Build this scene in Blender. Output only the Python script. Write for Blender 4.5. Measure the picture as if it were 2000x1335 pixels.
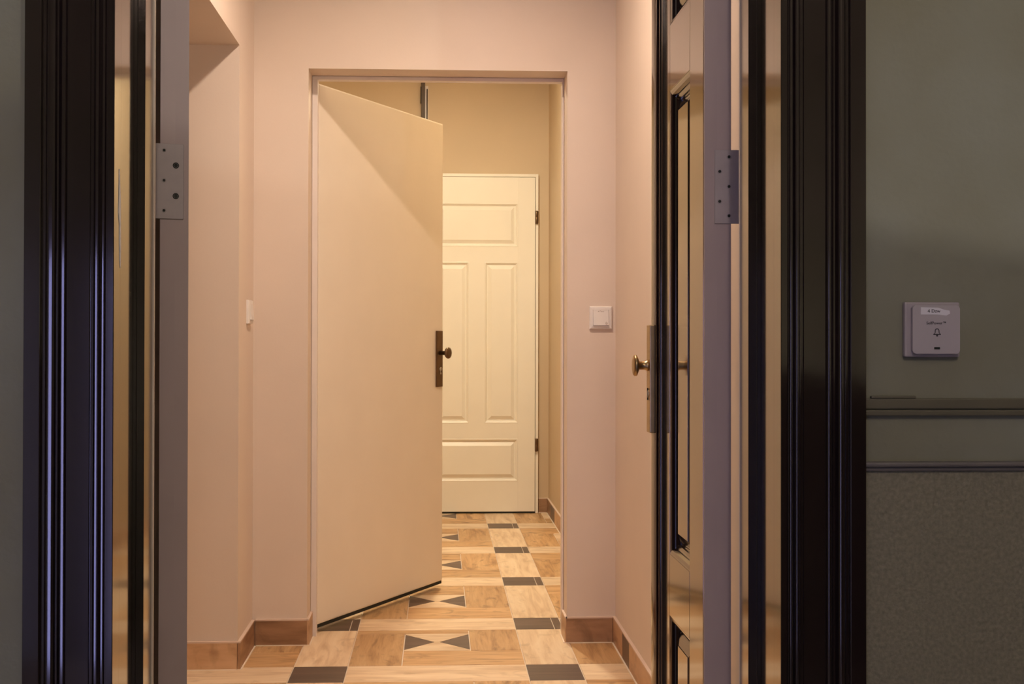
import bpy, bmesh, math, random
from mathutils import Vector, Matrix
random.seed(7)
for o in list(bpy.data.objects): bpy.data.objects.remove(o)
S = bpy.context.scene
C = S.collection
R = math.radians

# ------------------------------------------------------------------ camera
F, YAW, PIT, ROL, H = 2222.0, 2.4, 0.4, 0.1, 1.06
PX = 855 + F*math.tan(R(YAW)); PY = 667 - F*math.tan(R(PIT))
cam = bpy.data.cameras.new('camera'); co = bpy.data.objects.new('camera', cam); C.objects.link(co)
cam.sensor_width = 36.0; cam.lens = F/2000*36
cam.shift_x = (1000-PX)/2000; cam.shift_y = (PY-667.5)/2000
cam.clip_start = 0.05
fw = Vector((math.sin(R(YAW))*math.cos(R(PIT)), math.cos(R(YAW))*math.cos(R(PIT)), math.sin(R(PIT))))
rt = Vector((math.cos(R(YAW)), -math.sin(R(YAW)), 0)); up = rt.cross(fw)
r2 = rt*math.cos(R(ROL)) + up*math.sin(R(ROL)); u2 = up*math.cos(R(ROL)) - rt*math.sin(R(ROL))
M = Matrix((r2, u2, -fw)).transposed().to_4x4(); M.translation = (0, 0, H)
co.matrix_world = M
S.camera = co

# ------------------------------------------------------------------ world, exposure
W = bpy.data.worlds.new('world'); S.world = W; W.use_nodes = True
W.node_tree.nodes['Background'].inputs[0].default_value = (0.30, 0.36, 0.60, 1)
W.node_tree.nodes['Background'].inputs[1].default_value = 0.02
S.view_settings.view_transform = 'Standard'; S.view_settings.look = 'None'
S.view_settings.gamma = 1.0; S.view_settings.use_curve_mapping = False
S.view_settings.exposure = 0.0
HALL_LAMP = dict(loc=(0.0, 3.02, 2.66), color=(1.0, 0.785, 0.615), strength=860.0)
FAR_LAMP = dict(loc=(0.12, 5.40, 2.74), color=(1.0, 0.86, 0.63), strength=1250.0)
WINDOW = dict(color=(0.38, 0.42, 1.0), strength=6.3)
SHADOW_LAMP = dict(loc=(1.35, -2.0, 0.80), color=(1.0, 0.92, 0.84), strength=4300.0)  # unseen lamp, added for the shadow edge on the landing wall
FILL_LAMP = dict(loc=(0.2, -1.1, 2.75), color=(1.0, 0.85, 0.74), strength=105.0)  # unseen lamp, added as ambient fill for the landing

# ------------------------------------------------------------------ materials
def mat(name):
    m = bpy.data.materials.new(name); m.use_nodes = True
    nt = m.node_tree; b = nt.nodes['Principled BSDF']
    return m, nt, b
def N(nt, t, **kw):
    n = nt.nodes.new(t)
    for k, v in kw.items():
        if k in n.inputs.keys(): n.inputs[k].default_value = v
        else: setattr(n, k, v)
    return n
def ramp(nt, stops):
    r = nt.nodes.new('ShaderNodeValToRGB'); e = r.color_ramp.elements
    while len(e) < len(stops): e.new(0.5)
    for i, (p, c) in enumerate(stops): e[i].position = p; e[i].color = (*c, 1)
    return r
def plain(name, col, rough=0.5, metal=0.0, spec=0.5, bump=0.0, bscale=200, var=0.0, vscale=6, coat=0.0, hi=None):
    m, nt, b = mat(name); L = nt.links.new
    b.inputs['Roughness'].default_value = rough; b.inputs['Metallic'].default_value = metal
    b.inputs['Specular IOR Level'].default_value = spec
    b.inputs['Coat Weight'].default_value = coat; b.inputs['Coat Roughness'].default_value = 0.08
    tc = N(nt, 'ShaderNodeTexCoord')
    n = N(nt, 'ShaderNodeTexNoise', Scale=vscale, Detail=4.0)
    L(tc.outputs['Object'], n.inputs['Vector'])
    lo = tuple(c*(1-var) for c in col); hi2 = hi or tuple(min(1, c*(1+var)) for c in col)
    r = ramp(nt, [(0.3, lo), (0.7, hi2)]); L(n.outputs['Fac'], r.inputs['Fac']); L(r.outputs['Color'], b.inputs['Base Color'])
    if bump:
        n2 = N(nt, 'ShaderNodeTexNoise', Scale=bscale, Detail=3.0); L(tc.outputs['Object'], n2.inputs['Vector'])
        bp = N(nt, 'ShaderNodeBump', Strength=bump, Distance=0.002); L(n2.outputs['Fac'], bp.inputs['Height']); L(bp.outputs['Normal'], b.inputs['Normal'])
    return m
def wood(name, stops, rough=0.42, grain=1.0, knot=(0.25, 0.12, 0.05), kn=0.6):
    """oak-look porcelain: grain along local X, every tile with a pattern of its own"""
    m, nt, b = mat(name); L = nt.links.new
    tc = N(nt, 'ShaderNodeTexCoord'); oi = N(nt, 'ShaderNodeObjectInfo')
    rnd = N(nt, 'ShaderNodeMath', operation='MULTIPLY'); L(oi.outputs['Random'], rnd.inputs[0]); rnd.inputs[1].default_value = 57.0
    mp = N(nt, 'ShaderNodeMapping'); mp.inputs['Scale'].default_value = (3.0, 26.0, 10.0); L(tc.outputs['Object'], mp.inputs['Vector'])
    n1 = N(nt, 'ShaderNodeTexNoise', noise_dimensions='4D', Scale=1.0, Detail=5.0, Distortion=1.1); L(mp.outputs['Vector'], n1.inputs['Vector']); L(rnd.outputs[0], n1.inputs['W'])
    mp2 = N(nt, 'ShaderNodeMapping'); mp2.inputs['Scale'].default_value = (14.0, 330.0, 60.0); L(tc.outputs['Object'], mp2.inputs['Vector'])
    n2 = N(nt, 'ShaderNodeTexNoise', noise_dimensions='4D', Scale=1.0, Detail=3.0); L(mp2.outputs['Vector'], n2.inputs['Vector']); L(rnd.outputs[0], n2.inputs['W'])
    mp3 = N(nt, 'ShaderNodeMapping'); mp3.inputs['Scale'].default_value = (5.0, 11.0, 5.0); L(tc.outputs['Object'], mp3.inputs['Vector'])
    n3 = N(nt, 'ShaderNodeTexNoise', noise_dimensions='4D', Scale=1.0, Detail=6.0, Distortion=2.2); L(mp3.outputs['Vector'], n3.inputs['Vector']); L(rnd.outputs[0], n3.inputs['W'])
    mx = N(nt, 'ShaderNodeMath', operation='MULTIPLY_ADD'); L(n2.outputs['Fac'], mx.inputs[0]); mx.inputs[1].default_value = 0.35*grain; L(n1.outputs['Fac'], mx.inputs[2])
    r = ramp(nt, stops); L(mx.outputs[0], r.inputs['Fac'])
    kr = ramp(nt, [(0.56, (0, 0, 0)), (0.75, (kn, kn, kn))]); L(n3.outputs['Fac'], kr.inputs['Fac'])
    mix = N(nt, 'ShaderNodeMix', data_type='RGBA'); L(kr.outputs['Color'], mix.inputs[0]); L(r.outputs['Color'], mix.inputs[6]); mix.inputs[7].default_value = (*knot, 1)
    hv = N(nt, 'ShaderNodeHueSaturation'); L(mix.outputs[2], hv.inputs['Color'])
    rv = N(nt, 'ShaderNodeMapRange'); L(oi.outputs['Random'], rv.inputs['Value']); rv.inputs[3].default_value = 0.90; rv.inputs[4].default_value = 1.08
    L(rv.outputs[0], hv.inputs['Value']); L(hv.outputs['Color'], b.inputs['Base Color'])
    b.inputs['Roughness'].default_value = rough
    bp = N(nt, 'ShaderNodeBump', Strength=0.12, Distance=0.001); L(n2.outputs['Fac'], bp.inputs['Height']); L(bp.outputs['Normal'], b.inputs['Normal'])
    return m
def emit(name, col, st):
    m, nt, b = mat(name)
    b.inputs['Base Color'].default_value = (0.9, 0.9, 0.9, 1); b.inputs['Emission Color'].default_value = (*col, 1); b.inputs['Emission Strength'].default_value = st
    return m

M_hall = plain('hall_paint', (0.74, 0.625, 0.535), 0.6, bump=0.10, bscale=140, var=0.03, vscale=2.5)
M_far = plain('far_paint', (0.62, 0.485, 0.325), 0.6, bump=0.08, bscale=140, var=0.03, vscale=2.5)
M_ceil = plain('ceiling_paint', (0.86, 0.83, 0.78), 0.7)
M_olive = plain('landing_olive_paint', (0.20, 0.185, 0.120), 0.55, bump=0.25, bscale=90, var=0.12, vscale=4, hi=(0.215, 0.212, 0.165))
M_olive2 = plain('landing_rough_plaster', (0.195, 0.175, 0.122), 0.6, bump=1.0, bscale=110, var=0.20, vscale=170)
M_rail = plain('landing_rail_dark', (0.105, 0.092, 0.060), 0.5, var=0.1)  # darker tone than the olive of the wall
M_rail2 = plain('landing_ledge_paint', (0.135, 0.118, 0.112), 0.5, var=0.1)
M_dark = plain('dark_gloss_paint', (0.011, 0.0062, 0.0072), 0.12, spec=0.5, bump=0.015, bscale=60, var=0.1, coat=1.0)
M_dark.node_tree.nodes['Principled BSDF'].inputs['Specular Tint'].default_value = (1.0, 0.80, 0.68, 1)
M_dark.node_tree.nodes['Principled BSDF'].inputs['Coat IOR'].default_value = 1.55
M_edge = plain('pale_edge_paint', (0.43, 0.335, 0.325), 0.45, var=0.04)
M_frame = plain('white_frame_paint', (0.80, 0.72, 0.68), 0.4, var=0.02)
M_flush = plain('flush_door_foil', (0.88, 0.80, 0.69), 0.42, var=0.015)
M_cream = plain('cream_door_paint', (0.88, 0.83, 0.72), 0.38, var=0.015)
M_bronze = plain('bronze_metal', (0.16, 0.10, 0.055), 0.38, metal=0.85, var=0.1, vscale=30)
M_brass = plain('aged_brass', (0.46, 0.31, 0.15), 0.34, metal=0.9, var=0.12, vscale=30)
M_iron = plain('dark_brown_metal', (0.085, 0.052, 0.028), 0.5, var=0.1)
M_steel = plain('steel', (0.62, 0.60, 0.56), 0.3, metal=1.0)
M_hinge = plain('grey_hinge_plate', (0.42, 0.36, 0.36), 0.42, metal=0.0, var=0.05, vscale=40)
M_hole = plain('dark_hole', (0.012, 0.014, 0.010), 0.7)
M_white = plain('white_plastic', (0.80, 0.76, 0.73), 0.35)
M_bell = plain('bell_plastic', (0.34, 0.295, 0.31), 0.4)
M_bellk = plain('bell_button_plastic', (0.39, 0.345, 0.37), 0.35)
M_paper = plain('paper_sticker', (0.66, 0.63, 0.68), 0.6)
M_ink = plain('print_ink', (0.035, 0.028, 0.035), 0.6)
M_inkw = plain('switch_print', (0.30, 0.22, 0.18), 0.6)
M_grout = plain('floor_grout', (0.82, 0.70, 0.57), 0.8, var=0.08)
M_caulk = plain('caulk', (0.72, 0.56, 0.46), 0.6)
M_chip = plain('chipped_paint', (0.85, 0.80, 0.80), 0.7)
M_landfl = plain('landing_floor_stone', (0.20, 0.18, 0.15), 0.5, var=0.3, vscale=60)
M_seal = plain('seal_strip', (0.70, 0.58, 0.48), 0.5)
W_light = wood('light_oak', [(0.40, (0.62, 0.43, 0.26)), (0.62, (0.79, 0.60, 0.40)), (0.84, (0.88, 0.71, 0.51))], grain=0.5, knot=(0.42, 0.28, 0.15), kn=0.6)
W_mid = wood('golden_oak', [(0.40, (0.34, 0.18, 0.078)), (0.60, (0.58, 0.345, 0.160)), (0.84, (0.73, 0.48, 0.245))], grain=0.7, knot=(0.17, 0.082, 0.036), kn=0.85)
W_dark = wood('wenge_oak', [(0.30, (0.070, 0.042, 0.031)), (0.60, (0.110, 0.072, 0.053)), (0.90, (0.160, 0.105, 0.080))], grain=0.9, knot=(0.08, 0.05, 0.04), kn=0.2)
W_wal = wood('walnut', [(0.40, (0.20, 0.105, 0.053)), (0.62, (0.36, 0.205, 0.115)), (0.84, (0.47, 0.285, 0.165))], grain=0.9, knot=(0.06, 0.03, 0.015), kn=0.7)
W_oak2 = wood('warm_oak', [(0.40, (0.40, 0.225, 0.118)), (0.62, (0.60, 0.375, 0.215)), (0.84, (0.70, 0.46, 0.275))], grain=0.8, knot=(0.15, 0.07, 0.03), kn=0.4)

# ------------------------------------------------------------------ helpers
def me(name, verts, faces):
    m = bpy.data.meshes.new(name); m.from_pydata([tuple(v) for v in verts], [], faces)
    bm = bmesh.new(); bm.from_mesh(m); bmesh.ops.recalc_face_normals(bm, faces=bm.faces); bm.to_mesh(m); bm.free(); m.update()
    return m
def link(name, mesh, m, parent=None, loc=(0, 0, 0), rot=(0, 0, 0)):
    if m is not None and not mesh.materials: mesh.materials.append(m)
    o = bpy.data.objects.new(name, mesh); C.objects.link(o); o.location = loc; o.rotation_euler = rot
    if parent: o.parent = parent
    return o
def boxmesh(x0, x1, y0, y1, z0, z1, bev=0.0, seg=2):
    bm = bmesh.new(); bmesh.ops.create_cube(bm, size=1)
    for v in bm.verts:
        v.co = Vector(((x0+x1)/2+v.co.x*(x1-x0), (y0+y1)/2+v.co.y*(y1-y0), (z0+z1)/2+v.co.z*(z1-z0)))
    if bev: bmesh.ops.bevel(bm, geom=bm.edges[:], offset=bev, segments=seg, profile=0.6, affect='EDGES')
    m = bpy.data.meshes.new('box'); bm.to_mesh(m); bm.free()
    return m
def box(name, x0, x1, y0, y1, z0, z1, m, parent=None, bev=0.0):
    """box whose origin sits at its own centre"""
    cx, cy, cz = (x0+x1)/2, (y0+y1)/2, (z0+z1)/2
    return link(name, boxmesh(x0-cx, x1-cx, y0-cy, y1-cy, z0-cz, z1-cz, bev), m, parent, (cx, cy, cz))
def prism(name, prof, z0, z1, m, parent=None, smooth=False, axis='Z'):
    """closed 2D profile extruded; axis Z: (x,y) up; axis X: (y,z) along x"""
    n = len(prof)
    f3 = (lambda p, t: (p[0], p[1], t)) if axis == 'Z' else (lambda p, t: (t, p[0], p[1]))
    v = [f3(p, z0) for p in prof] + [f3(p, z1) for p in prof]
    fc = [(i, (i+1) % n, n+(i+1) % n, n+i) for i in range(n)] + [tuple(range(n-1, -1, -1)), tuple(range(n, 2*n))]
    ms = me(name, v, fc)
    return link(name, ms, m, parent)
def rings(name, w, h, prof, m, parent=None, base=None):
    """rectangular raised panel in local XZ, facing -Y: prof = [(inset, height)] from the rim inwards, capped"""
    v, fc = [], []
    for ins, ht in prof:
        v += [(ins, -ht, ins), (w-ins, -ht, ins), (w-ins, -ht, h-ins), (ins, -ht, h-ins)]
    for k in range(len(prof)-1):
        for i in range(4):
            j = (i+1) % 4; fc.append((4*k+i, 4*k+j, 4*k+4+j, 4*k+4+i))
    k = len(prof)-1; fc.append((4*k, 4*k+1, 4*k+2, 4*k+3))
    ms = bpy.data.meshes.new(name); ms.from_pydata(v, [], fc); ms.update()
    o = link(name, ms, m, parent)
    return o
def lathe(name, prof, m, parent=None, seg=28, loc=(0, 0, 0), rot=(0, 0, 0), smooth=True):
    """prof (r,t) turned about local Z"""
    v, fc = [], []
    for r_, t in prof:
        for i in range(seg):
            a = 2*math.pi*i/seg; v.append((r_*math.cos(a), r_*math.sin(a), t))
    for k in range(len(prof)-1):
        for i in range(seg):
            j = (i+1) % seg; fc.append((k*seg+i, k*seg+j, (k+1)*seg+j, (k+1)*seg+i))
    fc.append(tuple(range(seg-1, -1, -1))); k = len(prof)-1; fc.append(tuple(range(k*seg, (k+1)*seg)))
    ms = me(name, v, fc)
    if smooth:
        for p in ms.polygons: p.use_smooth = len(p.vertices) == 4
    return link(name, ms, m, parent, loc, rot)
def empty(name, loc=(0, 0, 0), rz=0.0):
    o = bpy.data.objects.new(name, None); C.objects.link(o); o.location = loc; o.rotation_euler = (0, 0, rz); o.empty_display_size = 0.1
    return o
def tag(o, label, cat=None, group=None, kind=None):
    o['label'] = label
    if cat: o['category'] = cat
    if group: o['group'] = group
    if kind: o['kind'] = kind
    return o
def struct(o, label): return tag(o, label, kind='structure')
def wallmesh(name, quads_boxes, m, label):
    """one wall made of flush blocks round its opening"""
    bm = bmesh.new()
    for b_ in quads_boxes:
        x0, x1, y0, y1, z0, z1 = b_
        r_ = bmesh.ops.create_cube(bm, size=1)
        for v in r_['verts']:
            v.co = Vector(((x0+x1)/2+v.co.x*(x1-x0), (y0+y1)/2+v.co.y*(y1-y0), (z0+z1)/2+v.co.z*(z1-z0)))
    ms = bpy.data.meshes.new(name); bm.to_mesh(ms); bm.free()
    return struct(link(name, ms, m), label)
def text(name, body, size, m, parent, loc, rot, ext=0.0002):
    cu = bpy.data.curves.new(name, 'FONT'); cu.body = body; cu.size = size; cu.align_x = 'CENTER'; cu.align_y = 'CENTER'; cu.extrude = ext
    t = bpy.data.objects.new(name, cu); C.objects.link(t)
    dg = bpy.context.evaluated_depsgraph_get(); ms = bpy.data.meshes.new_from_object(t.evaluated_get(dg))
    bpy.data.objects.remove(t)
    ms.materials.clear()
    return link(name, ms, m, parent, loc, rot)

# ------------------------------------------------------------------ shell
ZC = 3.00          # ceiling of the flat
HL, HR = -0.645, 0.630     # hall walls
YB0, YB1 = 4.01, 4.15      # partition with the flush door
YF = 7.06                  # far wall
OL, OR_, OT = -0.4548, 0.4575, 2.018   # opening
wallmesh('wall_back', [(-1.7, OL, YB0, YB1, 0, ZC), (OR_, 0.9, YB0, YB1, 0, ZC), (OL, OR_, YB0, YB1, OT, ZC)], M_hall, 'pinkish beige partition wall around the inner doorway')
# left hall wall: pier beside the partition, side passage with a lintel, pier beside the entrance
NY0, NY1, NZ = 2.46, 3.72, 2.022
wallmesh('wall_left', [(-1.7, HL, NY1, YB0, 0, ZC), (-0.78, HL, 1.960, NY0, 0, ZC), (-0.78, HL, NY0, NY1, NZ, ZC), (-1.7, -0.78, 1.960, NY0, 0, ZC), (-1.7, -0.78, NY0, NY1, NZ, ZC), (-1.75, -1.7, 1.960, YB0, 0, ZC)], M_hall, 'pinkish beige hall wall with a low side passage under a lintel')
wallmesh('wall_right', [(HR, 0.9, 1.960, YB0, 0, ZC)], M_hall, 'pinkish beige hall wall behind the open dark door leaf')
wallmesh('wall_far', [(-1.7, 0.9, YF, YF+0.15, 0, ZC)], M_far, 'yellowish beige wall around the closed panelled door')
wallmesh('wall_far_right', [(0.69, 0.9, YB1, YF, 0, ZC)], M_far, 'yellowish beige side wall of the inner room')
wallmesh('wall_far_left', [(-1.75, -1.6, YB1, YF, 0, ZC)], M_far, 'yellowish beige side wall hidden by the open flush door')
struct(box('ceiling', -1.8, 0.95, 1.960, YF+0.15, ZC, ZC+0.1, M_ceil), 'pale ceiling over hall and inner room')
# landing side
LW0, LW1 = 1.735, 1.960
wallmesh('wall_landing', [(-2.0, -0.56, LW0, LW1, 0, 3.1), (0.59, 2.3, LW0, LW1, 0.862, 3.1), (-0.56, 0.59, LW0, LW1, 2.36, 3.1)], M_olive, 'olive painted landing wall around the dark double door')
wallmesh('wall_landing_dado', [(0.59, 2.3, LW0-0.006, LW1, 0, 0.862)], M_olive2, 'rough olive plaster below the narrow ledge')
wallmesh('wall_landing_left', [(-2.1, -2.0, -2.8, LW1, -1.7, 3.1)], M_olive, 'olive side wall of the landing')
wallmesh('wall_landing_right', [(2.3, 2.4, -2.8, LW1, -1.7, 3.1)], M_olive, 'olive end wall of the landing')
WX0, WX1, WZ0, WZ1 = -1.72, -1.10, -1.0, 1.55
wallmesh('wall_landing_back', [(-2.1, WX0, -2.9, -2.8, -1.7, 3.1), (WX1, 2.4, -2.9, -2.8, -1.7, 3.1), (WX0, WX1, -2.9, -2.8, -1.7, WZ0), (WX0, WX1, -2.9, -2.8, WZ1, 3.1)], M_olive, 'olive back wall of the stair landing with a window')
struct(box('ceiling_landing', -2.1, 2.4, -2.9, LW1, 3.1, 3.2, M_ceil), 'pale ceiling of the stair landing')
struct(box('floor_landing', -2.0, 2.3, -0.45, 1.83, -0.18, 0.0, M_landfl), 'speckled stone floor of the stair landing')
struct(box('floor_stairwell', -2.1, 2.4, -2.9, -0.2, -1.8, -1.7, M_landfl), 'speckled stone floor of the half landing below')
win = struct(empty('window_1', ((WX0+WX1)/2, -2.85, WZ0)), 'tall cool daylight window of the stair landing')
def wloc(o): o.location -= win.location; return o
for a in [(WX0, WX0+0.05, WZ0, WZ1), (WX1-0.05, WX1, WZ0, WZ1), (WX0+0.05, WX1-0.05, WZ0, WZ0+0.05), (WX0+0.05, WX1-0.05, WZ1-0.05, WZ1), ((WX0+WX1)/2-0.02, (WX0+WX1)/2+0.02, WZ0+0.05, WZ1-0.05)]:
    wloc(box('window_frame', a[0], a[1], -2.88, -2.82, a[2], a[3], M_frame, win))
M_win = emit('daylight_pane', WINDOW['color'], WINDOW['strength'])
for a in [(WX0+0.05, (WX0+WX1)/2-0.02), ((WX0+WX1)/2+0.02, WX1-0.05)]:
    wloc(box('pane', a[0], a[1], -2.86, -2.85, WZ0+0.05, WZ1-0.05, M_win, win))
# unseen sloped block, added to cast the shadow edge on the landing wall
ms = me('parapet', [(0.45, -0.42, 0), (2.3, -0.42, 0), (2.3, -0.30, 0), (0.45, -0.30, 0), (0.45, -0.42, 1.073), (2.3, -0.42, 0.805), (2.3, -0.30, 0.805), (0.45, -0.30, 1.073)],
        [(0, 1, 2, 3), (4, 5, 6, 7), (0, 1, 5, 4), (1, 2, 6, 5), (2, 3, 7, 6), (3, 0, 4, 7)])
struct(link('shadow_parapet', ms, M_olive), 'unseen olive block added to shade the lower landing wall, sloping top')

# ------------------------------------------------------------------ tiled floor
G = 0.0035
floor = struct(box('floor', -1.7, 0.9, 1.83, YF+0.1, -0.10, -0.0035, M_grout), 'tiled floor of pale, golden and dark wood-look tiles')
TT = 0.006
def tile(x0, x1, y0, y1, m, vert=False, name='floor_tile', clip=None):
    """one floor tile; vert: grain along Y"""
    if clip:
        x0, x1, y0, y1 = max(x0, clip[0]), min(x1, clip[1]), max(y0, clip[2]), min(y1, clip[3])
    if x1-x0 < 0.006 or y1-y0 < 0.006: return None
    w, d = (x1-x0-G), (y1-y0-G)
    key = (round(w, 4), round(d, 4), vert, m.name)
    if key not in TM:
        a, b_ = (d, w) if vert else (w, d)
        TM[key] = boxmesh(-a/2, a/2, -b_/2, b_/2, -TT/2, TT/2, 0.0008, 1)
    o = link(name, TM[key], m, None, ((x0+x1)/2, (y0+y1)/2, -TT/2), (0, 0, R(90) if vert else 0))
    ch(o, floor); return o
TM = {}
def ch(o, p):
    o.parent = p; o.matrix_parent_inverse = Matrix.Translation(-Vector(p.location)) if p.rotation_euler.z == 0 else p.matrix_world.inverted()
P_, CW = 0.757, 0.1755      # pattern period, plank width
XC = [-0.4665 - P_, -0.4665, 0.2905, 0.2905 + P_]
def bowtie(x0, x1, y0, y1, clip):
    """centre square: two dark triangles tip to tip, two pale ones"""
    if y0 < clip[2] or y1 > clip[3] or x0 < clip[0] or x1 > clip[1]:
        return tile(x0, x1, y0, y1, W_light, clip=clip)
    cx, cy = (x0+x1)/2, (y0+y1)/2; hx, hy = (x1-x0-G)/2, (y1-y0-G)/2; e = 0.010; g = 0.0016; q = 0.013
    tris = [([(-hx, -hy+q), (-e, 0), (-hx, hy-q)], W_dark), ([(hx, hy-q), (e, 0), (hx, -hy+q)], W_dark),
            ([(-hx, hy), (-hx, hy-q+g), (-e+0.001, g*1.0), (e-0.001, g*1.0), (hx, hy-q+g), (hx, hy)], W_light),
            ([(hx, -hy), (hx, -hy+q-g), (e-0.001, -g), (-e+0.001, -g), (-hx, -hy+q-g), (-hx, -hy)], W_light)]
    for i, (pr, m) in enumerate(tris):
        k = ('bt', i)
        if k not in TM:
            n = len(pr); v = [(p[0], p[1], -TT/2) for p in pr] + [(p[0], p[1], TT/2) for p in pr]
            TM[k] = me('bow', v, [(a, (a+1) % n, n+(a+1) % n, n+a) for a in range(n)] + [tuple(range(n)), tuple(range(n, 2*n))])
        ch(link('floor_tile', TM[k], m, None, (cx, cy, -TT/2)), floor)
def cell(x0, y0, clip):
    """pinwheel of four golden planks round the bow-tie; (x0,y0) lower corner, square P_-CW"""
    s = P_-CW; x1, y1 = x0+s, y0+s
    tile(x0, x0+CW, y0, y1-CW, W_mid, True, clip=clip)            # left plank, rises from the front
    tile(x0, x1-CW, y1-CW, y1, W_mid, False, clip=clip)           # back plank
    tile(x1-CW, x1, y0+CW, y1, W_mid, True, clip=clip)            # right plank
    tile(x0+CW, x1, y0, y0+CW, W_mid, False, clip=clip)           # front plank
    bowtie(x0+CW, x1-CW, y0+CW, y1-CW, clip)
def field(rows, clip, sliver):
    for yb in rows:                       # yb = back edge of a dark-tile row
        for xc in XC:
            if sliver:
                tile(xc, xc+0.1445, yb-CW, yb, W_dark, False, clip=clip); tile(xc+0.1445, xc+CW, yb-CW, yb, W_dark, True, clip=clip)
            else: tile(xc, xc+CW, yb-CW, yb, W_dark, False, clip=clip)
            tile(xc, xc+CW, yb, yb+P_-CW, W_light, True, clip=clip)
            tile(xc+CW, xc+P_, yb-CW, yb, W_light, False, clip=clip)
            cell(xc+CW, yb, clip)
# hall field runs up to the threshold, the inner room starts with its own row of dark tiles
YT = 4.196
field([3.739-2*P_, 3.739-P_, 3.739], (-1.2, HR, 1.83, YT), False)
field([4.370, 4.370+P_, 4.370+2*P_, 4.370+3*P_], (-1.2, 0.69, YT, YF), True)

# ------------------------------------------------------------------ baseboards
BH, BT = 0.085, 0.010
def bb(name, label, runs):
    root = struct(empty(name, (runs[0][0], runs[0][2], 0)), label)
    for x0, x1, y0, y1, m in runs:
        horiz = (x1-x0) > (y1-y0)
        L_ = max(x1-x0, y1-y0)-0.002; t = min(x1-x0, y1-y0)
        o = link('baseboard_tile', boxmesh(-L_/2, L_/2, -t/2, t/2, -BH/2, BH/2, 0.0006, 1), m, None, ((x0+x1)/2, (y0+y1)/2, BH/2+0.001), (0, 0, 0 if horiz else R(90)))
        # grain along the length: the tile's local Y is its thickness, so the height carries the grain bands
        ch(o, root)
        c = box('caulk', x0, x1, y0, y1, BH+0.001, BH+0.006, M_caulk); ch(c, root)
        e = 0.005; c = box('caulk', x0-(0 if horiz else e), x1+(0 if horiz else e), y0-(e if horiz else 0), y1, 0.0, 0.0022, M_grout); ch(c, root)
    return root
bb('baseboard_niche', 'oak tile skirting on the end wall of the side passage', [(-1.2, HL, NY1-BT, NY1, W_oak2)])
bb('baseboard_left', 'walnut tile skirting on the narrow hall wall beside the switch', [(HL, HL+BT, NY1-BT, YB0-BT, W_wal)])
bb('baseboard_pier_left', 'dark walnut tile skirting on the pier by the door hinges', [(HL+BT, OL+0.002, YB0-BT, YB0, W_wal), (OL, OL+BT*0.8, YB0-BT, YB0+0.105, W_oak2)])
bb('baseboard_pier_right', 'dark walnut tile skirting on the pier under the light switch', [(OR_-0.004, HR-BT, YB0-BT, YB0, W_wal), (OR_-BT*0.8, OR_, YB0-BT, YB0+0.105, W_oak2)])
bb('baseboard_right', 'oak and dark tile skirting along the wall behind the dark door leaf', [(HR-BT, HR, 3.80, YB0, W_oak2), (HR-BT, HR, 3.665, 3.80, W_dark), (HR-BT, HR, 3.07, 3.665, W_oak2), (HR-BT, HR, 2.47, 3.07, W_wal), (HR-BT, HR, 1.97, 2.47, W_oak2)])
bb('baseboard_far', 'walnut tile skirting beside the panelled door', [(0.625, 0.69, YF-BT, YF, W_wal)])
bb('baseboard_far_right', 'walnut and oak tile skirting along the inner room wall', [(0.69-BT, 0.69, 6.82, YF-BT, W_wal), (0.69-BT, 0.69, 6.60, 6.82, W_dark), (0.69-BT, 0.69, 6.0, 6.60, W_oak2), (0.69-BT, 0.69, 5.4, 6.0, W_wal), (0.69-BT, 0.69, 4.8, 5.4, W_oak2), (0.69-BT, 0.69, YB1, 4.8, W_oak2)])

# ------------------------------------------------------------------ entrance door frame
def arc(cx, cy, r_, a0, a1, n=7): return [(cx+r_*math.cos(R(a0+(a1-a0)*i/n)), cy+r_*math.sin(R(a0+(a1-a0)*i/n))) for i in range(n+1)]
def casing_profile(facet):
    """(d, y): d from the inner edge outwards 0..0.131, y of the face (smaller = nearer the landing);
    facet: flat-topped beads, shape tilted to catch the window as a highlight, else round beads"""
    y = 1.700
    def bead(d0, d1, yy, rad):
        if facet:
            w = d1-d0; st = [(d0, yy+0.0035), (d0+w*0.16, yy+0.0018)]
            for i in range(7):
                t = i/6; sl = R(6.4-5.0*t)          # slope falls from the inner to the outer side
                if i == 0: dd, hh = d0+w*0.22, yy+0.0011
                else: dd, hh = dd+w*0.46/6, hh-math.tan(sl)*w*0.46/6
                st.append((dd, hh))
            return st+[(d1-w*0.18, hh+0.0008), (d1, yy+0.0035)]
        return arc((d0+d1)/2, yy+rad*0.8, rad, 190, 350, 8)
    p = [(0.0, 1.735), (0.0, y+0.001), (0.001, y), (0.0095, y), (0.0105, y+0.003)]
    p += bead(0.0125, 0.0195, y-0.0005, 0.0035) + [(0.0205, y+0.004)] + bead(0.0215, 0.0295, y-0.0005, 0.0042)
    p += [(0.0315, y+0.006), (0.0355, y+0.006), (0.0362, y+0.003)]
    p += [(0.0690, y+0.003), (0.0696, y+0.001)]
    p += bead(0.0700, 0.0790, y-0.001, 0.0042)
    p += [(0.083, y+0.007), (0.0855, y+0.007)]
    p += bead(0.0870, 0.0995, y-0.0015, 0.0062)
    p += [(0.102, y+0.007), (0.106, y+0.007), (0.107, y+0.0005), (0.108, y), (0.1304, y), (0.131, y+0.0006), (0.131, 1.735)]
    return p
fr = struct(empty('trim_1', (0, 1.78, 0)), 'dark glossy moulded frame around the entrance double door')
def frch(o): ch(o, fr); return o
ZT = 2.34
prof = casing_profile(False); prof_l = casing_profile(True)
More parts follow.
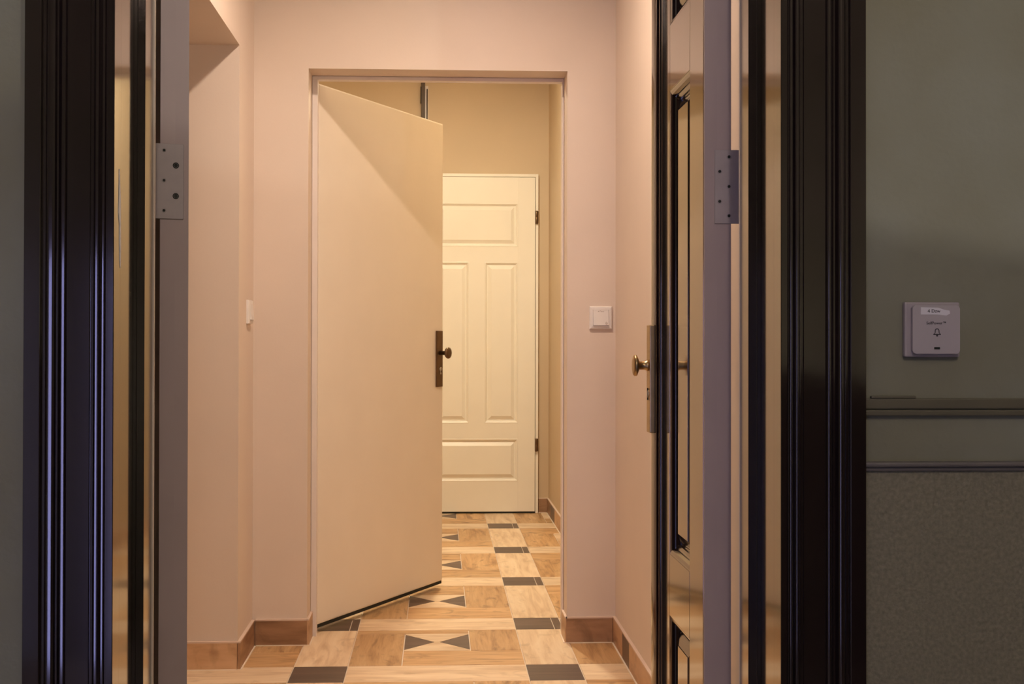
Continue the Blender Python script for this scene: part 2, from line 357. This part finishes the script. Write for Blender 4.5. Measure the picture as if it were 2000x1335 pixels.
def smooth_mod(o, ang=22):
    o.data.polygons.foreach_set('use_smooth', [len(p.vertices) == 4 for p in o.data.polygons])
    try: o.data.set_sharp_from_angle(angle=R(ang))
    except Exception: pass
frch(prism('casing', [(-0.478-d, y) for d, y in prof_l], 0, ZT+0.13, M_dark)); smooth_mod(bpy.data.objects['casing'])
cr = frch(prism('casing', [(0.5185+d, y) for d, y in prof], 0, ZT+0.13, M_dark)); smooth_mod(cr)
hd = prism('casing', [(y, ZT+d) for d, y in prof], -0.478, 0.5185, M_dark, axis='X'); frch(hd); smooth_mod(hd)
# jambs with a small moulded stop
def jamb(s, xo, xi, name):
    """xo outer reveal x, xi inner reveal x; s=+1 for the jamb on the negative side"""
    t = (xi-xo)
    p = [(xo-s*0.07, 1.7352), (xo, 1.7352), (xo, 1.8285), (xo+t*0.05, 1.829), (xo+t*0.45, 1.829), (xo+t*0.48, 1.8275), (xo+t*0.96, 1.8275), (xi, 1.8285), (xi, 1.8790), (xo-s*0.020, 1.8795), (xo-s*0.020, 1.958), (xo-s*0.07, 1.958)]
    o = prism(name, p, 0, ZT, M_dark); frch(o); return o
jamb(1, -0.478, -0.4655, 'jamb'); jamb(-1, 0.5185, 0.5040, 'jamb')
frch(box('jamb_head', -0.545, 0.585, 1.736, 1.958, ZT, ZT+0.05, M_dark))
frch(box('seal_strip', -0.4760, -0.4630, 1.8797, 1.8840, 0, ZT, M_seal)); frch(box('seal_strip', 0.5030, 0.5140, 1.8797, 1.8835, 0, ZT, M_seal))
# reveal wear: a chipped white streak on the left reveal
chip = [(1.726, 1.318), (1.729, 1.30), (1.7335, 1.275), (1.7345, 1.24), (1.736, 1.20), (1.7335, 1.17), (1.730, 1.182), (1.728, 1.21), (1.7275, 1.235), (1.7225, 1.252), (1.7245, 1.272)]
n = len(chip)
v = [(-0.4780+0.0001, p[0], p[1]) for p in chip] + [(-0.4772, p[0], p[1]) for p in chip]
frch(link('paint_chip', me('paint_chip', v, [tuple(range(n)), tuple(range(n, 2*n))] + [(i, (i+1) % n, n+(i+1) % n, n+i) for i in range(n)]), M_chip))['label'] = 'white streak of chipped paint'

# ------------------------------------------------------------------ entrance leaves
def hinge_plate(parent, x0, x1, z0, z1, y, screws):
    """plate in the leaf's edge plane (local XZ, facing -Y)"""
    cx, cz = (x0+x1)/2, (z0+z1)/2
    pl = link('hinge', boxmesh(x0-cx, x1-cx, -0.001, 0.0012, z0-cz, z1-cz, 0.0006, 1), M_hinge, parent, (cx, y, cz))
    pl['label'] = 'grey steel hinge plate'
    for sx, sz, r_ in screws:
        s = lathe('screw', [(r_, 0), (r_, 0.0010), (r_*0.72, 0.0014), (r_*0.70, 0.0004)], M_hinge if r_ < 0.0045 else M_hole, pl, 14, (sx-cx, -0.0005, sz-cz), (R(90), 0, 0))
    for sx, sz, r_ in screws:
        lathe('screw_recess', [(r_*0.62, 0), (r_*0.62, 0.0012)], M_hole, pl, 10, (sx-cx, -0.0005, sz-cz), (R(90), 0, 0))
    return pl
PANELS = [(0.20, 0.538), (0.656, 1.540), (1.667, 2.12)]
def leaf(name, label, loc, rz, mirror, wd):
    """local: x = thickness (0 = outside face), y = width from the hinge edge, z up; outside face looks to -x (mirror: +x)"""
    root = struct(empty(name, loc, rz), label)
    T, WD, ZB, ZTp = 0.0455, wd, 0.070, 2.25
    root.scale = (1.0585,)*3
    s = -1 if mirror else 1
    def bx(nm, a0, a1, y0, y1, z0, z1, m, bev=0.0012):
        x0, x1 = sorted((s*a0, s*a1)); return box(nm, x0, x1, y0, y1, z0, z1, m, root, bev)
    D = 0.018
    bx('core', D+0.004, T, 0.0, WD, ZB, ZTp, M_edge, 0.0)                   # pale inner skin and edge
    bx('edge_lipping', 0.0006, D+0.004, 0.0, 0.006, ZB, ZTp, M_edge, 0.0)
    bx('stile', 0.0, D+0.004, 0.006, 0.108, ZB, ZTp, M_dark); bx('stile', 0.0, D+0.004, 0.281, WD-0.002, ZB, ZTp, M_dark)
    for z0, z1 in [(ZB, PANELS[0][0]), (PANELS[0][1], PANELS[1][0]), (PANELS[1][1], PANELS[2][0]), (PANELS[2][1], ZTp)]:
        bx('rail', 0.0, D+0.004, 0.1085, 0.2805, z0, z1, M_dark)
    for z0, z1 in PANELS:
        # bolection moulding and raised field
        h = z1-z0; w = 0.172
        pr = [(0.0, -0.0005), (0.003, -0.001), (0.008, -0.003), (0.012, -0.008), (0.0125, -0.010), (0.016, -0.010), (0.020, -0.013), (0.0205, -0.0175)]
        o = rings('moulding', w, h, pr, M_dark, root)
        o.data.polygons  # open moulding: drop the cap
        bm = bmesh.new(); bm.from_mesh(o.data); bm.faces.ensure_lookup_table(); bmesh.ops.delete(bm, geom=[bm.faces[-1]], context='FACES_ONLY'); bm.to_mesh(o.data); bm.free()
        f = rings('panel', w-0.030, h-0.030, [(0.0, -0.0165), (0.009, -0.0165), (0.011, -0.0150), (0.030, -0.0080), (0.0305, -0.0065)], M_dark, root)
        for ob, ins in ((o, 0.0), (f, 0.015)):
            # local XZ facing -Y  ->  leaf YZ facing -x (or +x mirrored)
            if not mirror: ob.rotation_euler = (0, 0, R(-90)); ob.location = (0, 0.2805-ins, z0+ins)
            else: ob.rotation_euler = (0, 0, R(90)); ob.location = (0, 0.1085+ins, z0+ins)
    return root
rl = leaf('door_1', 'open dark panelled entrance leaf with round knob', (0.4695, 1.990, -0.062), 0, False, 0.406)
# fluted cover strip on the free edge
def astr(root):
    y0 = 0.338
    p = [(0.002, y0), (-0.003, y0), (-0.004, y0+0.002)] + arc(-0.004, y0+0.008, 0.004, 270, 90, 8) + [(-0.0045, y0+0.014), (-0.010, y0+0.017), (-0.012, y0+0.021), (-0.012, y0+0.066), (-0.010, y0+0.068), (0.002, y0+0.068)]
    o = prism('cover_strip', p, 0.075, 2.245, M_dark, root); smooth_mod(o, 40)
astr(rl)
hinge_plate(rl, 0.0175, 0.0625, 1.2575, 1.3805, -0.0012, [(0.0415, 1.369, 0.0040), (0.0415, 1.3195, 0.0040), (0.0415, 1.2705, 0.0040), (0.0258, 1.3445, 0.0040), (0.0258, 1.2945, 0.0040)])
# knob plate
kp = box('knob_plate', -0.022, -0.0120, 0.367, 0.403, 0.879, 1.094, M_brass, rl, 0.002)
lathe('knob', [(0.011, 0), (0.011, 0.004), (0.0085, 0.007), (0.0085, 0.019), (0.014, 0.021), (0.021, 0.024), (0.0215, 0.028), (0.019, 0.0305), (0.012, 0.0315)], M_brass, rl, 28, (-0.0215, 0.385, 1.013), (0, R(-90), 0))
k = lathe('lock_cylinder', [(0.0075, 0), (0.0075, 0.0018)], M_steel, rl, 18, (-0.022, 0.385, 0.956), (0, R(-90), 0))
box('keyhole', -0.0242, -0.0225, 0.3835, 0.3865, 0.944, 0.968, M_hole, rl)
ll = leaf('door_2', 'dark entrance leaf folded back showing its pale hinge edge', (-0.4318, 1.992, -0.062), R(16), True, 0.470)
hinge_plate(ll, -0.054, -0.0085, 1.259, 1.3815, -0.0012, [(-0.0395, 1.3705, 0.0034), (-0.0395, 1.3215, 0.0034), (-0.0395, 1.2725, 0.0034), (-0.0210, 1.3465, 0.0050), (-0.0210, 1.2965, 0.0050)])

# ------------------------------------------------------------------ inner doorway: frame and flush door
f2 = struct(empty('trim_2', (0, 4.12, 0)), 'white frame set inside the inner doorway')
def f2b(nm, *a, bev=0.001): o = box(nm, *a, M_frame, None, bev); ch(o, f2); return o
f2b('jamb', OL+0.001, -0.434, 4.118, 4.150, 0, 2.004); f2b('jamb', 0.4515, OR_-0.001, 4.118, 4.150, 0, 2.004)
f2b('jamb', -0.449, -0.4375, 4.150, 4.186, 0, 2.004); f2b('jamb', 0.4535, 0.470, 4.150, 4.186, 0, 2.004)
f2b('frame_head', OL+0.001, OR_-0.001, 4.118, 4.150, 2.004, OT-0.001)
AN = 31.1
fd = struct(empty('door_3', (-0.434, 4.150, 0)), 'plain beige flush door standing ajar in the inner doorway')
fd.rotation_euler = (0, 0, R(90-AN))       # local x along the leaf, local -y = visible face
FW = 0.882
box('leaf', 0.0, FW, 0.0, 0.040, 0.034, 1.998, M_flush, fd, 0.006)
box('seal_gap_strip', 0.004, FW-0.004, 0.002, 0.034, 0.022, 0.034, M_hole, fd)  # near-black: seal and the shade beneath the leaf in one strip
box('handle_plate', 0.822, 0.868, -0.009, 0.0, 0.867, 1.106, M_bronze, fd, 0.0018)
lathe('knob', [(0.009, 0), (0.009, 0.028), (0.012, 0.030), (0.022, 0.034), (0.0245, 0.039), (0.023, 0.044), (0.014, 0.047)], M_bronze, fd, 28, (0.846, -0.009, 1.012), (R(90), 0, 0))
lathe('lock_cylinder', [(0.0085, 0), (0.0085, 0.003)], M_steel, fd, 18, (0.848, -0.009, 0.943), (R(90), 0, 0))
box('lock_cylinder', 0.8445, 0.8515, -0.0118, -0.009, 0.920, 0.940, M_steel, fd, 0.001)
box('keyhole', 0.8470, 0.8490, -0.0128, -0.0118, 0.928, 0.948, M_hole, fd)

# ------------------------------------------------------------------ far panelled door
pd = struct(empty('door_4', (0.0, YF, 0)), 'cream panelled door closed in the far wall')
DX0, DX1 = -0.115, 0.602     # leaf
def pdb(nm, x0, x1, y0, y1, z0, z1, m=M_cream, bev=0.001): return box(nm, x0, x1, y0, y1, z0, z1, m, pd, bev)
f3 = struct(empty('trim_3', (0, YF, 0)), 'slim cream frame around the far panelled door')
for a in [(DX1+0.003, 0.6225, 0.0, 2.100), (DX0-0.0205, DX0-0.003, 0.0, 2.100), (DX0-0.003, DX1+0.003, 2.081, 2.100)]:
    o = box('frame_strip', a[0], a[1], YF-0.030, YF-0.001, a[2], a[3], M_cream, None, 0.002); ch(o, f3)
YD0, YD1 = -0.034, -0.006
SX = (-0.010, 0.497)
pdb('stile', SX[1], DX1, YD0, YD1, 0.012, 2.078); pdb('stile', DX0, SX[0], YD0, YD1, 0.012, 2.078)
for z0, z1 in [(0.012, 0.198), (0.461, 0.557), (1.553, 1.646), (1.917, 2.078)]: pdb('rail', SX[0], SX[1], YD0, YD1, z0, z1, bev=0.0)
pdb('mullion', 0.193, 0.288, YD0, YD1, 0.557, 1.553, bev=0.0)
for x0, x1, z0, z1 in [(SX[0], SX[1], 1.646, 1.917), (SX[0], 0.193, 0.557, 1.553), (0.288, SX[1], 0.557, 1.553), (SX[0], SX[1], 0.198, 0.461)]:
    o = rings('panel', x1-x0, z1-z0, [(0.0, 0.0), (0.004, 0.0015), (0.010, -0.002), (0.016, -0.010), (0.022, -0.0105), (0.042, 0.0), (0.044, 0.001)], M_cream, pd)
    o.location = (x0, YD0, z0)
    pdb('panel_back', x0, x1, YD0+0.014, YD1, z0, z1, bev=0.0)
pdb('seal_gap_strip', DX0+0.004, DX1-0.004, -0.030, -0.010, 0.001, 0.012, M_hole, 0.0)  # near-black strip put in for the dark gap under the leaf
for z in (1.8305, 0.422):
    o = lathe('hinge', [(0.0075, -0.040), (0.0085, -0.039), (0.0085, -0.001), (0.0078, 0), (0.0085, 0.001), (0.0085, 0.039), (0.0075, 0.040)], M_bronze, pd, 16, (0.610, -0.038, z))
    box('hinge_leaf', -0.004, 0.0125, 0.004, 0.007, -0.038, 0.038, M_bronze, o)

# dark strip and rod standing in for the gap and hinge of another open door
ur = empty('door_gap_strip', (-0.09, YF, 2.30)); tag(ur, 'dark strip with slim rod standing in for another door edge and hinge', 'door edge')
box('upright', -0.0145, 0.0085, -0.030, 0.0, 0.0, 0.45, M_iron, ur, 0.001)
box('hinge_bulge', -0.0185, -0.0145, -0.032, -0.004, 0.235, 0.335, M_hole, ur, 0.001)
lathe('rod', [(0.0035, 0), (0.0035, 0.325)], M_iron, ur, 12, (0.0215, -0.008, 0.0))
box('rod_backing', 0.009, 0.028, -0.004, 0.0, 0.0, 0.345, M_frame, ur)

# ------------------------------------------------------------------ switches and bell
def switch(name, label, loc, rz, prnt):
    """on a wall, local face to -Y"""
    t = empty(name, loc, rz); tag(t, label, 'switch')
    s = 0.0400
    fr_ = rings('cover_frame', 2*s, 2*s, [(0.0, 0.0), (0.0, 0.007), (0.003, 0.010), (0.012, 0.011), (0.0125, 0.006)], M_white, t); fr_.location = (-s, 0, -s)
    rk = me('rocker', [(-0.0275, -0.006, -0.0270), (0.0270, -0.006, -0.0270), (0.0270, -0.006, 0.0275), (-0.0275, -0.006, 0.0275),
                       (-0.0275, -0.0165, -0.0270), (0.0270, -0.0165, -0.0270), (0.0270, -0.0115, 0.0275), (-0.0275, -0.0115, 0.0275)],
            [(0, 1, 2, 3), (4, 5, 6, 7), (0, 1, 5, 4), (1, 2, 6, 5), (2, 3, 7, 6), (3, 0, 4, 7)])
    link('rocker', rk, M_white, t)
    if prnt:
        text('printed_text', '4 Dzw', 0.0085, M_inkw, t, (0.0, -0.01205, 0.0215), (R(95), 0, 0))
        bell_icon(t, 0.0190, -0.0162, -0.0190, 0.0045, M_inkw)
    return t
def bell_icon(parent, x, y, z, s, m):
    """outlined bell: dome line, brim, clapper"""
    out = [(-0.95, -0.62), (-0.62, -0.30), (-0.58, 0.25)] + [(0.58*math.cos(R(a)), 0.30+0.55*math.sin(R(a))) for a in range(165, 14, -25)] + [(0.58, 0.25), (0.62, -0.30), (0.95, -0.62)]
    inn = [(-0.62, -0.52), (-0.38, -0.22), (-0.36, 0.22)] + [(0.36*math.cos(R(a)), 0.25+0.36*math.sin(R(a))) for a in range(165, 14, -25)] + [(0.36, 0.22), (0.38, -0.22), (0.62, -0.52)]
    n = len(out); v = [(p[0]*s, 0, p[1]*s) for p in out] + [(p[0]*s, 0, p[1]*s) for p in inn]
    fc = [(i, i+1, n+i+1, n+i) for i in range(n-1)]
    b0 = len(v); v += [(-0.95*s, 0, -0.80*s), (0.95*s, 0, -0.80*s), (0.95*s, 0, -0.50*s), (-0.95*s, 0, -0.50*s)]; fc.append((b0, b0+1, b0+2, b0+3))
    b1 = len(v); v += [(0.28*s*math.cos(R(a)), 0, -0.95*s+0.25*s*math.sin(R(a))) for a in range(0, 360, 45)]; fc.append(tuple(range(b1, b1+8)))
    ms = bpy.data.meshes.new('bell_icon'); ms.from_pydata(v, [], fc)
    return link('bell_icon', ms, m, parent, (x, y, z))
switch('light_switch', 'square white wall switch facing out beside the inner doorway', (0.5760, YB0, 1.1455), 0, True)
switch('light_switch', 'white rocker switch seen edge-on on the narrow hall wall', (HL, 3.905, 1.160), R(90), False)
db = empty('door_bell_button', (0.7625, LW0, 1.080)); tag(db, 'square pale bell push with sticker on the olive landing wall', 'doorbell')
db.rotation_euler = (0, 0, 0)
box('back_plate', -0.0435, 0.0435, -0.010, 0.0, -0.0425, 0.0425, M_bell, db, 0.003)
def rrect(hw, hh, r_):
    p = []
    for cx, cy, a in [(hw-r_, hh-r_, 0), (-hw+r_, hh-r_, 90), (-hw+r_, -hh+r_, 180), (hw-r_, -hh+r_, 270)]: p += arc(cx, cy, r_, a, a+90, 5)
    return p
def plate(nm, pr, y0, y1, m, parent):
    n = len(pr); v = [(p[0], y0, p[1]) for p in pr] + [(p[0], y1, p[1]) for p in pr]
    return link(nm, me(nm, v, [tuple(range(n)), tuple(range(n, 2*n))] + [(i, (i+1) % n, n+(i+1) % n, n+i) for i in range(n)]), m, parent)
plate('button', [(p[0]+0.003, p[1]) for p in rrect(0.0370, 0.0372, 0.006)], -0.0105, -0.0175, M_bellk, db)
st_ = plate('sticker', [(-0.0215, 0.0230), (-0.0215, 0.0342), (0.006, 0.0335), (0.015, 0.0305), (0.0235, 0.0290), (0.0245, 0.0245), (0.0185, 0.0215), (0.005, 0.0228)], -0.0176, -0.0179, M_paper, db); st_['label'] = 'white paper sticker'
text('sticker_text', '4 Dzw', 0.0075, M_ink, st_, (-0.001, -0.0182, 0.0282), (R(90), 0, 0))
text('brand_text', 'SelfPower\u2122', 0.0062, M_ink, db, (0.003, -0.0178, 0.0098), (R(90), 0, 0))
bell_icon(db, 0.004, -0.0178, -0.0035, 0.0062, M_ink)
box('indicator_slot', -0.0005, 0.0085, -0.0179, -0.0172, -0.0305, -0.0270, M_hole, db)
# rails on the landing wall
r4 = struct(empty('trim_4', (1.45, LW0, 0.96)), 'dark olive cable rail along the landing wall under the bell')
for nm, a in [('rail_body', (0.655, 2.3, LW0-0.010, LW0, 0.9470, 0.9560)), ('rail_body', (0.655, 2.3, LW0-0.007, LW0, 0.9575, 0.9735))]:
    o = box(nm, *a, M_rail, None, 0.002); ch(o, r4)
o = box('rail_cap', 0.668, 0.738, LW0-0.0085, LW0, 0.9735, 0.9775, M_rail, None, 0.0015); ch(o, r4)
r5 = struct(empty('trim_5', (1.45, LW0, 0.86)), 'thin greyish ledge above the rough plaster')
o = box('ledge_top', 0.655, 2.3, LW0-0.018, LW0, 0.869, 0.8765, M_rail2, None, 0.003); ch(o, r5)
o = box('ledge_bead', 0.655, 2.3, LW0-0.012, LW0, 0.862, 0.869, M_rail2, None, 0.003); ch(o, r5)

# ------------------------------------------------------------------ lamps (above and behind the picture)
def lamp(name, label, spec, top, r_):
    x, y, z = spec['loc']; t = empty(name, (x, y, z)); tag(t, label, 'lamp')
    lathe('globe', [(r_*math.sin(R(a)), -r_*math.cos(R(a))) for a in range(4, 177, 12)], emit(name+'_glow', spec['color'], spec['strength']), t, 24)
    lathe('holder', [(0.03, r_-0.008), (0.03, r_+0.03), (0.012, r_+0.045), (0.012, top-z-0.02), (0.05, top-z-0.015), (0.05, top-z)], M_bronze, t, 20)
    return t
def spot(label, spec, baffle=0.0):
    t = empty('ceiling_spot', spec['loc']); tag(t, label, 'lamp'); up_ = ZC-spec['loc'][2]
    lathe('lens', [(0.058, 0.0), (0.060, 0.004)], emit('spot_glow', spec['color'], spec['strength']), t, 28)
    if baffle: lathe('baffle', [(0.0615, 0.0042), (0.0615, -baffle), (0.068, -baffle), (0.068, 0.0042)], M_iron, t, 28, smooth=False)  # rim added to cut the spot's light high on the walls
    lathe('housing', [(0.062, 0.0045), (0.068, 0.006), (0.068, 0.12), (0.02, 0.13), (0.02, up_-0.015), (0.05, up_-0.012), (0.05, up_)], M_frame, t, 28)
spot('warm surface spot under the hall ceiling above the picture', HALL_LAMP, 0.022)
spot('yellow surface spot under the inner room ceiling above the picture', FAR_LAMP)
lamp('fill_lamp', 'unseen globe lamp added as ambient light for the landing, behind the viewpoint', FILL_LAMP, 3.1, 0.12)
sl = empty('shadow_lamp', SHADOW_LAMP['loc']); tag(sl, 'small unseen lamp added to throw the shadow edge on the landing wall', 'lamp')
lathe('globe', [(0.022*math.sin(R(a)), -0.022*math.cos(R(a))) for a in range(4, 177, 12)], emit('stair_glow', SHADOW_LAMP['color'], SHADOW_LAMP['strength']), sl, 20)
lathe('holder', [(0.014, 0.020), (0.020, 0.035), (0.020, 0.80)], M_bronze, sl, 20, (0, 0, 0), (R(90), 0, 0))
